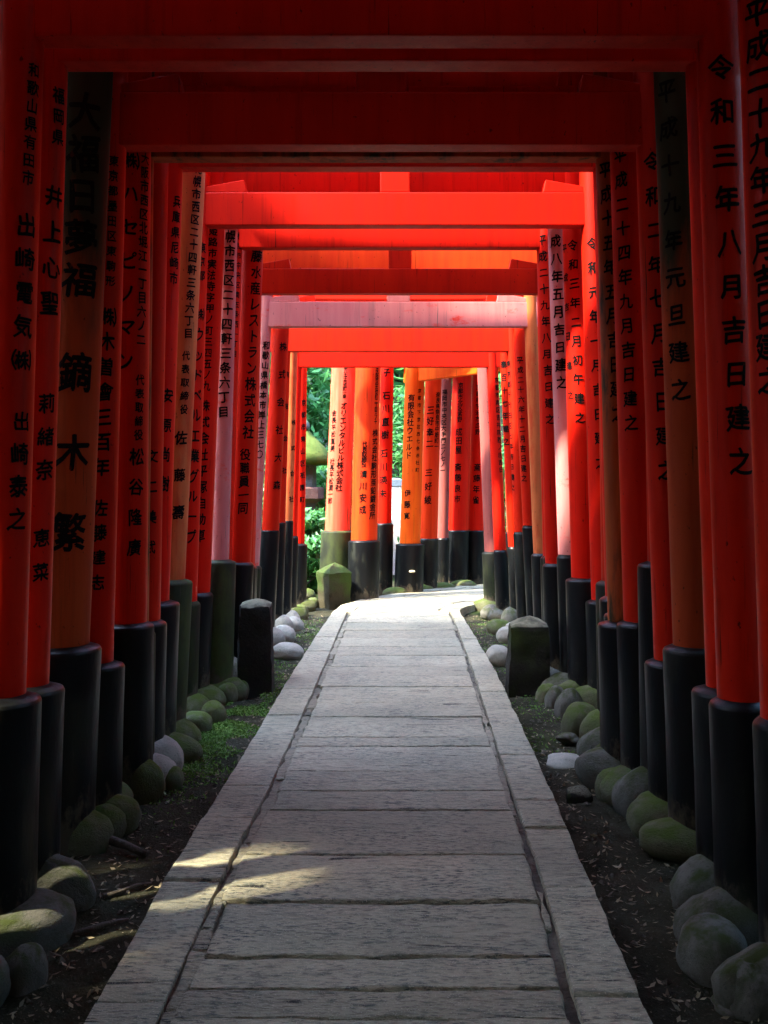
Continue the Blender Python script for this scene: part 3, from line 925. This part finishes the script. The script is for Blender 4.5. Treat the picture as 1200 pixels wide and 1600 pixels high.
# row of cobbles edging the outer side of the bend
for i, (px, py, wpx) in enumerate(((618, 927, 40), (658, 921, 40), (692, 919, 42), (725, 915, 42))):
    d = CAMZ * FPX / (py - HOR)
    q = P(px, py, d)
    cobble(q.x, d + .10, wpx * d / FPX * .52, .11, .10, 'cobmoss', ["long mossy kerb cobble under the tall narrow black foot in the bend", "flat kerb cobble below the shelf fungus in the bend",
           "pale kerb cobble in the middle of the bend", "last kerb cobble of the bend, beside the mauve post"][i], z=-.01)


def bollard(px, foot, wtop, wbot, toppx, label, yaw, pyr=.045, mat='bollard'):
    d = (CAMZ - GZ) * FPX / (foot - HOR)
    q = P(px, foot, d)
    h = (foot - toppx) * d / FPX
    wt, wb = wtop * d / FPX / 2, wbot * d / FPX / 2
    bm = bmesh.new()
    rings = []
    zs = list(np.linspace(0, 1, 22))
    def ring(hw, z):
        pts = []
        for (sx, sy) in ((-1, -1), (1, -1), (1, 1), (-1, 1)):
            nx, ny = {(-1, -1): (1, 0), (1, -1): (0, 1), (1, 1): (-1, 0), (-1, 1): (0, -1)}[(sx, sy)]
            for k_ in range(6):
                x, y = hw * (sx + nx * k_ / 3), hw * (sy + ny * k_ / 3)
                n = noise.noise((x * 14, y * 14, z * 10 + px)) * .012 + noise.noise((x * 50, y * 50, z * 40 + px)) * .004
                cr = 1 - .035 * (k_ == 0)
                pts.append(bm.verts.new((x * cr * (1 + n / hw), y * cr * (1 + n / hw), z + n)))
        return pts
    for t in zs: rings.append(ring(wb + (wt - wb) * t, -.05 + (h - pyr + .05) * t))
    rings.append(ring(wt * .93, h - pyr + .012))
    rings.append(ring(wt * .5, h - pyr * .42))
    for a, b in zip(rings, rings[1:]):
        n = len(a)
        for i in range(n): bm.faces.new((a[i], a[(i + 1) % n], b[(i + 1) % n], b[i]))
    ap = bm.verts.new((0.01, 0, h))
    n = len(rings[-1])
    for i in range(n): bm.faces.new((rings[-1][i], rings[-1][(i + 1) % n], ap))
    o = from_bm("stone_bollard", bm, M[mat], None, (q.x, d + wb, GZ), True, 35)
    o.rotation_euler.z = math.radians(yaw)
    tag(o, label, "bollard", "stone bollards beside the path")


bollard(396, 1086, 50, 57, 938, "dark stone bollard with blunt pointed top, left of the path beside bright moss", 4, .05)
bollard(830, 1090, 60, 68, 966, "dark stone bollard with lichen pale top, right of the path", -3, .065)
bollard(521, 950, 43, 36, 880, "leaning mossy bollard with pyramid top where the path bends", 32, .11, "mossbollard")

# flat rocks in the soil at the right
def flat_rock(px, py, wpx, hpx, label, seed, mat='cobpale'):
    d = (CAMZ - GZ) * FPX / (py - HOR)
    q = P(px, py, d)
    me = rock_mesh("flat_rock", seed, .6, .35)
    o = link("flat_rock", me, M[mat], None, (q.x, d, GZ - .005))
    sc = d / FPX
    o.scale = (wpx * sc * .5, wpx * sc * .55, hpx * sc)
    o.rotation_euler.z = seed
    tag(o, label, "rock", "flat rocks in the soil")


flat_rock(888, 1192, 60, 22, "pale flat rock sunk in the soil right of the path", 1.3)
flat_rock(890, 1152, 36, 16, "smaller pale flat stone in the soil nearer the bollard at right", 2.1, 'cob')
flat_rock(905, 1245, 40, 30, "dark lump of rock in the soil right of the path", 4.4, 'bollard')
flat_rock(1150, 1565, 70, 18, "flat dull stone in the soil at lower right", 5.2, 'cob')


def stick(name, pts, r0, r1, label, cat):
    bm = bmesh.new()
    rings = []
    n = len(pts)
    for i, p in enumerate(pts):
        p = Vector(p)
        t = Vector(pts[min(i + 1, n - 1)]) - Vector(pts[max(i - 1, 0)])
        t.normalize()
        a = t.cross(Vector((0, 0, 1))).normalized(); b_ = t.cross(a)
        r = r0 + (r1 - r0) * i / (n - 1)
        r *= 1 + .2 * noise.noise(p * 9)
        rings.append([bm.verts.new(p + (a * math.cos(u) + b_ * math.sin(u)) * r) for u in [2 * math.pi * j / 10 for j in range(10)]])
    for a, b_ in zip(rings, rings[1:]):
        for j in range(10): bm.faces.new((a[j], a[(j + 1) % 10], b_[(j + 1) % 10], b_[j]))
    bm.faces.new(rings[0]); bm.faces.new(rings[-1])
    tag(from_bm(name, bm, M['bark'], smooth=True), label, cat)


def gpt(px, py, up=.015):
    d = (CAMZ - GZ) * FPX / (py - HOR)
    q = P(px, py, d)
    return (q.x, d, ground_z(q.x, d) + up)


stick("fallen_branch", [gpt(100, 1328, .03), gpt(130, 1322, .035), gpt(165, 1321, .04), gpt(200, 1326, .03), gpt(228, 1334, .015)], .025, .012, "dark bare branch lying on the soil before the mossy cobbles, left of the path", "branch")
stick("root", [gpt(95, 1462, .008), gpt(130, 1456, .014), gpt(160, 1450, .014), gpt(185, 1440, .012), gpt(200, 1428, .004)], .010, .005, "thin pale root on the soil in the sun patch, lower left", "root")
stick("root", [gpt(160, 1402, .008), gpt(190, 1397, .014), gpt(215, 1390, .014), gpt(236, 1378, .004)], .007, .004, "short thin root above the longer one at lower left", "root")

# ------------------------------------------------------------------ stone lantern, pale post, fungus beyond the bend
def sq_stack(prof, seg=4, rot=math.pi / 4, bevel=.01):
    bm = bmesh.new()
    rings = []
    for z, r in prof:
        rings.append([bm.verts.new((r * math.cos(rot + 2 * math.pi * i / seg), r * math.sin(rot + 2 * math.pi * i / seg), z)) for i in range(seg)])
    for a, b_ in zip(rings, rings[1:]):
        for i in range(seg): bm.faces.new((a[i], a[(i + 1) % seg], b_[(i + 1) % seg], b_[i]))
    bm.faces.new(rings[0][::-1]); bm.faces.new(rings[-1])
    return bm


lp = P(474, 800, 13.6)
zg = ground_z(lp.x, 13.6)
lan = empty("stone_lantern", (lp.x, 13.6, zg))
tag(lan, "mossy stone lantern with curved roof among the shrubs, behind the far left posts", "stone lantern")
H = lambda z: z - zg
from_bm("lantern_base", sq_stack([(0, .42), (.22, .40), (.26, .3)], 6), M['lantern'], lan)
from_bm("lantern_shaft", sq_stack([(.26, .19), (.6, .165), (H(1.06), .18)], 14), M['lantern'], lan, smooth=True, sharp=40)
from_bm("lantern_platform", sq_stack([(H(1.06), .2), (H(1.12), .3), (H(1.26), .30), (H(1.28), .28)], 6, .3), M['brownstone'], lan)
from_bm("fire_box", sq_stack([(H(1.28), .19), (H(1.62), .19)], 6, .3), M['lantern'], lan)
lr = from_bm("lantern_roof", sq_stack([(H(1.60), .36), (H(1.66), .40), (H(1.74), .37), (H(1.84), .30), (H(1.95), .21), (H(2.03), .12), (H(2.08), .08)], 18, .3), M['mossroof'], lan, smooth=True, sharp=60)
for v_ in lr.data.vertices: v_.co += Vector((noise.noise(v_.co * 9), noise.noise(v_.co * 9 + Vector((5, 0, 0))), noise.noise(v_.co * 7 + Vector((0, 9, 0))))) * .03
from_bm("lantern_finial", sq_stack([(H(2.08), .07), (H(2.14), .1), (H(2.2), .08), (H(2.28), .01)], 14), M['lantern'], lan, smooth=True)

pp = P(617, 800, 15)
zg = ground_z(pp.x, 15)
sp = empty("stone_post", (pp.x, 15, zg))
tag(sp, "pale stone post with blue grey band on top, seen between posts in the bend", "stone post")
from_bm("shaft", sq_stack([(0, .15), (1.30 - zg, .14)], 4), M['white'], sp)
from_bm("cap", sq_stack([(1.301 - zg, .155), (1.40 - zg, .155), (1.43 - zg, .1)], 4), M['bluegrey'], sp)

fq = P(644, 893, 11.52)
fu = from_bm("bracket_fungus", sq_stack([(-.01, .03), (0, .04), (.012, .03), (.016, .01)], 12), M['fungus'], None, (fq.x, 11.515, fq.z), True)
tag(fu, "small pale shelf fungus growing on a black foot in the bend", "fungus")

# ------------------------------------------------------------------ plants
def leaves(rng, centres, radii, per, size, tilt=.8, mat_any=False):
    """many small folded leaves in clumps; returns verts, faces, tone"""
    cs = np.repeat(np.array(centres), per, axis=0)
    rr = np.repeat(np.array(radii), per, axis=0)
    n = len(cs)
    u = rng.normal(size=(n, 3)); u /= np.linalg.norm(u, axis=1)[:, None]
    rad = rng.random(n) ** .45
    p = cs + u * rad[:, None] * rr
    nrm = rng.normal(size=(n, 3)) * tilt + np.array([0, 0, 1.0]); nrm /= np.linalg.norm(nrm, axis=1)[:, None]
    a = np.cross(nrm, rng.normal(size=(n, 3))); a /= np.linalg.norm(a, axis=1)[:, None]
    b_ = np.cross(nrm, a)
    s = size * (rng.uniform(.6, 1.35, n) if size > .03 or mat_any else rng.uniform(.2, 1.5, n))[:, None]
    v = np.stack([p - a * s, p + b_ * s * .36 - nrm * s * .10, p + a * s, p - b_ * s * .36 - nrm * s * .10], 1)
    clump = np.repeat(rng.random(len(centres)), per)
    tone = np.clip(.55 * clump + .45 * rng.random(n), 0, 1)
    return p, v, tone


def leaf_obj(name, v, tone, mat, parent=None, loc=(0, 0, 0)):
    n = len(v)
    me = bpy.data.meshes.new(name)
    V = v.reshape(-1, 3)
    me.vertices.add(n * 4); me.vertices.foreach_set("co", V.astype(np.float32).ravel())
    me.loops.add(n * 4); me.loops.foreach_set("vertex_index", np.arange(n * 4, dtype=np.int32))
    me.polygons.add(n); me.polygons.foreach_set("loop_start", np.arange(0, n * 4, 4, dtype=np.int32))
    me.update(calc_edges=True)
    at = me.attributes.new("tone", 'FLOAT', 'FACE')
    at.data.foreach_set("value", tone.astype(np.float32))
    return link(name, me, M[mat], parent, loc)


SUNPATCH = [(-.95, -.38, 2.89, 3.03), (-.95, -.38, 3.14, 3.18), (-1.25, -.72, 2.55, 2.72)]   # ground spots kept sunlit: leaves in the sun's way are left out


def lit_hole(p):
    t = p[:, 2] / -SUN_DIR.z
    gx = p[:, 0] + SUN_DIR.x * t; gy = p[:, 1] + SUN_DIR.y * t
    k_ = np.zeros(len(p), bool)
    for x0, x1, y0, y1 in SUNPATCH:
        k_ |= (gx > x0 - .12) & (gx < x1 + .12) & (gy > y0 - .06) & (gy < y1 + .06)
    return k_


def limb(bm, pts, r0, r1, seg=9):
    rings = []
    n = len(pts)
    for i, p in enumerate(pts):
        t = (pts[min(i + 1, n - 1)] - pts[max(i - 1, 0)]).normalized()
        a = t.cross(Vector((.3, .9, .1))).normalized(); b_ = t.cross(a)
        r = r0 + (r1 - r0) * i / (n - 1)
        rings.append([bm.verts.new(p + (a * math.cos(2 * math.pi * j / seg) + b_ * math.sin(2 * math.pi * j / seg)) * r) for j in range(seg)])
    for a, b_ in zip(rings, rings[1:]):
        for j in range(seg): bm.faces.new((a[j], a[(j + 1) % seg], b_[(j + 1) % seg], b_[j]))
    bm.faces.new(rings[0]); bm.faces.new(rings[-1])


def tree(x, y, cx, cy, cz, R, Rz, nclump, per, label, seed, mat='leaf', tr=.18, size=.13):
    rng = np.random.default_rng(seed)
    z0 = ground_z(x, y) - .1
    root = empty("tree", (x, y, z0))
    tag(root, label, "tree", "trees round the gates")
    bm = bmesh.new()
    top = Vector((cx - x, cy - y, cz - z0))
    base = Vector((0, 0, 0))
    fork = Vector((top.x * .25, top.y * .25, top.z * .62))
    limb(bm, [base, base.lerp(fork, .3) + Vector((.05, .03, 0)), base.lerp(fork, .7), fork], tr, tr * .65)
    cs = []
    for i in range(nclump):
        q = rng.normal(size=3); q /= np.linalg.norm(q); q *= rng.random() ** .5
        c = np.array([top.x + q[0] * R, top.y + q[1] * R, top.z + q[2] * Rz])
        cs.append(c)
    for c in cs[:9]:
        e = Vector(c)
        limb(bm, [fork - Vector((0, 0, .1)), fork.lerp(e, .5) + Vector((0, 0, .25)), e], tr * .38, tr * .08, 6)
    from_bm("trunk", bm, M['bark'], root, smooth=True)
    p, v, tone = leaves(rng, cs, [(R * .34, R * .34, Rz * .45 + .2)] * nclump, per, size)
    off = np.array([x, y, z0])
    keep = ~lit_hole(p + off)
    leaf_obj("crown", v[keep], tone[keep], mat, root)
    return root


# unseen trees, mostly added to shade the near passage and block the sun
tree(-3.4, .2, -1.2, .6, 6.2, 3.0, 1.2, 46, 560, "unseen shade tree left of the passage near the viewpoint, its crown roofing the first gates", 1)
tree(3.6, 1.0, 1.9, .6, 6.5, 3.0, 1.3, 46, 560, "unseen shade tree right of the passage near the viewpoint, crown over the first gates", 2)
tree(-3.9, -3.4, -1.2, -3.2, 6.8, 3.2, 1.3, 30, 450, "unseen shade tree behind the viewpoint on the left, crown over the passage", 3)
tree(3.9, -3.2, 1.4, -3.0, 6.5, 3.2, 1.3, 30, 450, "unseen shade tree behind the viewpoint on the right, crown over the passage", 4)
tree(-6.0, -1.4, -5.4, -1.2, 7.0, 2.7, 1.5, 44, 560, "unseen big shade tree outside the left posts, nearest to the viewpoint", 5)
tree(-7.0, 2.0, -6.4, 1.6, 7.6, 2.6, 1.7, 40, 520, "unseen big shade tree outside the left posts, beside the first weathered gates", 6)
tree(-8.0, 5.0, -7.4, 4.6, 8.4, 2.5, 1.9, 30, 420, "unseen big shade tree outside the left posts, halfway along the passage", 8)
tree(4.8, 4.4, 4.0, 3.4, 6.2, 2.1, 1.4, 26, 420, "slender tree outside the right posts, halfway along the passage", 7)
tree(6.2, -.8, 5.6, -.6, 5.4, 2.4, 1.6, 36, 480, "unseen big shade tree outside the right posts, nearest to the viewpoint", 10)
tree(-1.5, -8.5, -1.0, -7.8, 5.8, 3.0, 2.4, 40, 480, "unseen shade tree on the slope behind the viewpoint, left of the passage", 11)
tree(2.6, -8.0, 2.2, -7.6, 5.4, 3.0, 2.4, 40, 480, "unseen shade tree on the slope behind the viewpoint, right of the passage", 12)
tree(5.8, 8.4, 5.2, 8.0, 5.6, 2.0, 1.5, 24, 380, "leafy tree outside the right posts near the bend", 9)
# trees of the wood beyond the bend
for i, (x, y, h, R, lab) in enumerate((
        (-2.6, 17.0, 4.2, 1.9, "bright leafy tree behind the stone lantern"),
        (.2, 19.0, 5.0, 2.2, "green tree straight beyond the bend"),
        (3.2, 18.6, 5.0, 2.3, "green tree beyond the curve at the right"),
        (-4.6, 20.5, 6.0, 2.6, "tall tree far behind the stone lantern"),
        (1.6, 23.0, 7.5, 2.8, "tall tree up the slope beyond the bend"),
        (6.2, 16.5, 5.0, 2.4, "broad tree right of the curve"))):
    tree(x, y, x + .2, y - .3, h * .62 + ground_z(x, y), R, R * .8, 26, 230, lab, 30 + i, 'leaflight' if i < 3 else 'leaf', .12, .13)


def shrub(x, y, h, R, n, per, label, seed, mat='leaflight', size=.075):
    rng = np.random.default_rng(seed)
    z0 = ground_z(x, y) - .03
    root = empty("shrub", (x, y, z0))
    tag(root, label, "shrub", "shrubs along the passage")
    bm = bmesh.new()
    cs = []
    for i in range(n):
        a = rng.random() * 6.28; rr = R * rng.random() ** .6
        cs.append((rr * math.cos(a), rr * math.sin(a), h * rng.uniform(.15, .95)))
    for c in cs[:7]:
        limb(bm, [Vector((0, 0, 0)), Vector(c) * .5 + Vector((.03, 0, .05)), Vector(c)], .018, .006, 6)
    from_bm("stems", bm, M['bark'], root)
    p, v, tone = leaves(rng, cs, [(R * .4, R * .4, h * .16)] * n, per, size)
    keep = ~lit_hole(p + np.array([x, y, z0]))
    leaf_obj("foliage", v[keep], tone[keep], mat, root)


for i, (x, y, h, R, lab) in enumerate((
        (-1.15, 12.2, .75, .42, "low green shrub right behind the far left black feet"),
        (-1.0, 12.9, 1.0, .42, "leafy shrub hiding the foot of the stone lantern"),
        (-.72, 14.6, 1.9, .6, "bright shrub beside the stone lantern"),
        (-1.9, 14.8, 2.4, .8, "tall shrub rising behind the stone lantern"),
        (-.35, 15.6, 2.2, .7, "shrub seen through the slit between the two thick orange posts"),
        (.15, 16.6, 2.7, .8, "shrub above the pale stone post"),
        (.75, 14.9, 1.5, .5, "shrub right of the pale stone post, hidden by orange posts"),
        (1.6, 15.2, 2.2, .8, "shrub behind the middle posts of the bend"),
        (2.6, 15.4, 2.3, .9, "shrub behind the last posts of the bend"))):
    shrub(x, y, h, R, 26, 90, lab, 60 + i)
# the wood all round, one green mass added to block low side light
rng = np.random.default_rng(77)
cs, rr = [], []
while len(cs) < 420:
    a = rng.uniform(0, 2 * math.pi); r = rng.uniform(11.5, 19)
    x, y = r * math.cos(a), 4 + r * 1.15 * math.sin(a)
    if y > 13.5 and -2 < x < 3: continue
    cs.append((x, y, ground_z(x, y) + rng.uniform(.3, 7.5))); rr.append((1.1, 1.1, .8))
p, v, tone = leaves(rng, cs, rr, 110, .28)
tag(leaf_obj("far_wood", v, tone, 'leaf'), "green mass of the wood added on the slopes around", None, None, "stuff")
# undergrowth added outside the posts to keep the gaps between them dark
k_ = 0
WORD = ["near the viewpoint", "beside the thick weathered gate", "beside the brown stained gate", "beside the whitish posts", "beside the pale pink gate", "beside the mauve post gate"]
for i, y in enumerate((1.2, 3.1, 4.7, 6.2, 7.9, 10.0)):
    for sg, nm in ((-1, "left"), (1, "right")):
        k_ += 1
        if sg < 0 and y > 9: continue
        shrub(sg * (2.25 + .25 * (i % 2)), y + .3 * sg, 1.3 + .3 * (i % 3), .75, 22, 110, f"added dark undergrowth shrub outside the {nm} posts {WORD[i]}", 90 + k_, 'leaf', .09)

# moss and dead leaves on the soil
def scatter(name, n, fn, size, mat, seed, flat, lab):
    rng = np.random.default_rng(seed)
    pts = []
    while len(pts) < n:
        q = fn(rng)
        if q is None or on_path(q[0], q[1]): continue
        pts.append((q[0], q[1], ground_z(q[0], q[1]) + (q[2] if len(q) > 2 else .006)))
    p, v, tone = leaves(rng, pts, [(.001, .001, .001)] * n, 1, size, flat)
    tag(leaf_obj(name, v, tone, mat), lab, None, None, "stuff")
    return None


def moss_fn(rng):
    if rng.random() < .72: x, y = rng.normal(-.93, .13), rng.normal(5.35, .55)
    elif rng.random() < .6: x, y = rng.uniform(-1.1, -.6), rng.uniform(4.0, 9.8)
    else: x, y = rng.uniform(.7, 1.15), rng.uniform(4.6, 9.8)
    if noise.noise((x * 4, y * 4, 11)) < -.12: return None
    return x, y, rng.uniform(0, .016)


def lit_fn(rng):
    s = -1 if rng.random() < .5 else 1
    y = 1.8 + 8.2 * rng.random() ** 1.3
    x = (.62 + .75 * rng.random() ** 1.3) * s
    return x, y, .006


scatter("moss", 24000, moss_fn, .009, 'mosstuft', 5, 1.2, "bright green moss over the soil left of the path")
scatter("leaf_litter", 6500, lit_fn, .012, 'litter', 6, .35, "dead leaves and bits strewn on the soil")

# grit and clods between the leaves
rg = random.Random(15)
vs, fs = [], []
while len(fs) < 8 * 3200:
    sd = -1 if rg.random() < .5 else 1
    y = 1.7 + 8 * rg.random() ** 1.6; x = sd * (.62 + .8 * rg.random())
    if on_path(x, y): continue
    r = .003 + .014 * rg.random() ** 4
    z = ground_z(x, y) + r * .2
    n0 = len(vs)
    for dx, dy, dz in ((1, 0, 0), (0, 1, 0), (-1, 0, 0), (0, -1, 0), (0, 0, 1), (0, 0, -1)):
        q = r * rg.uniform(.6, 1.3)
        vs.append((x + dx * q + rg.uniform(-.3, .3) * r, y + dy * q + rg.uniform(-.3, .3) * r, z + dz * q * .7))
    for a_ in range(4):
        fs.append((n0 + a_, n0 + (a_ + 1) % 4, n0 + 4)); fs.append((n0 + (a_ + 1) % 4, n0 + a_, n0 + 5))
tag(from_py("gravel", vs, fs, M['grit']), "grit and small clods strewn over the dark soil", None, None, "stuff")
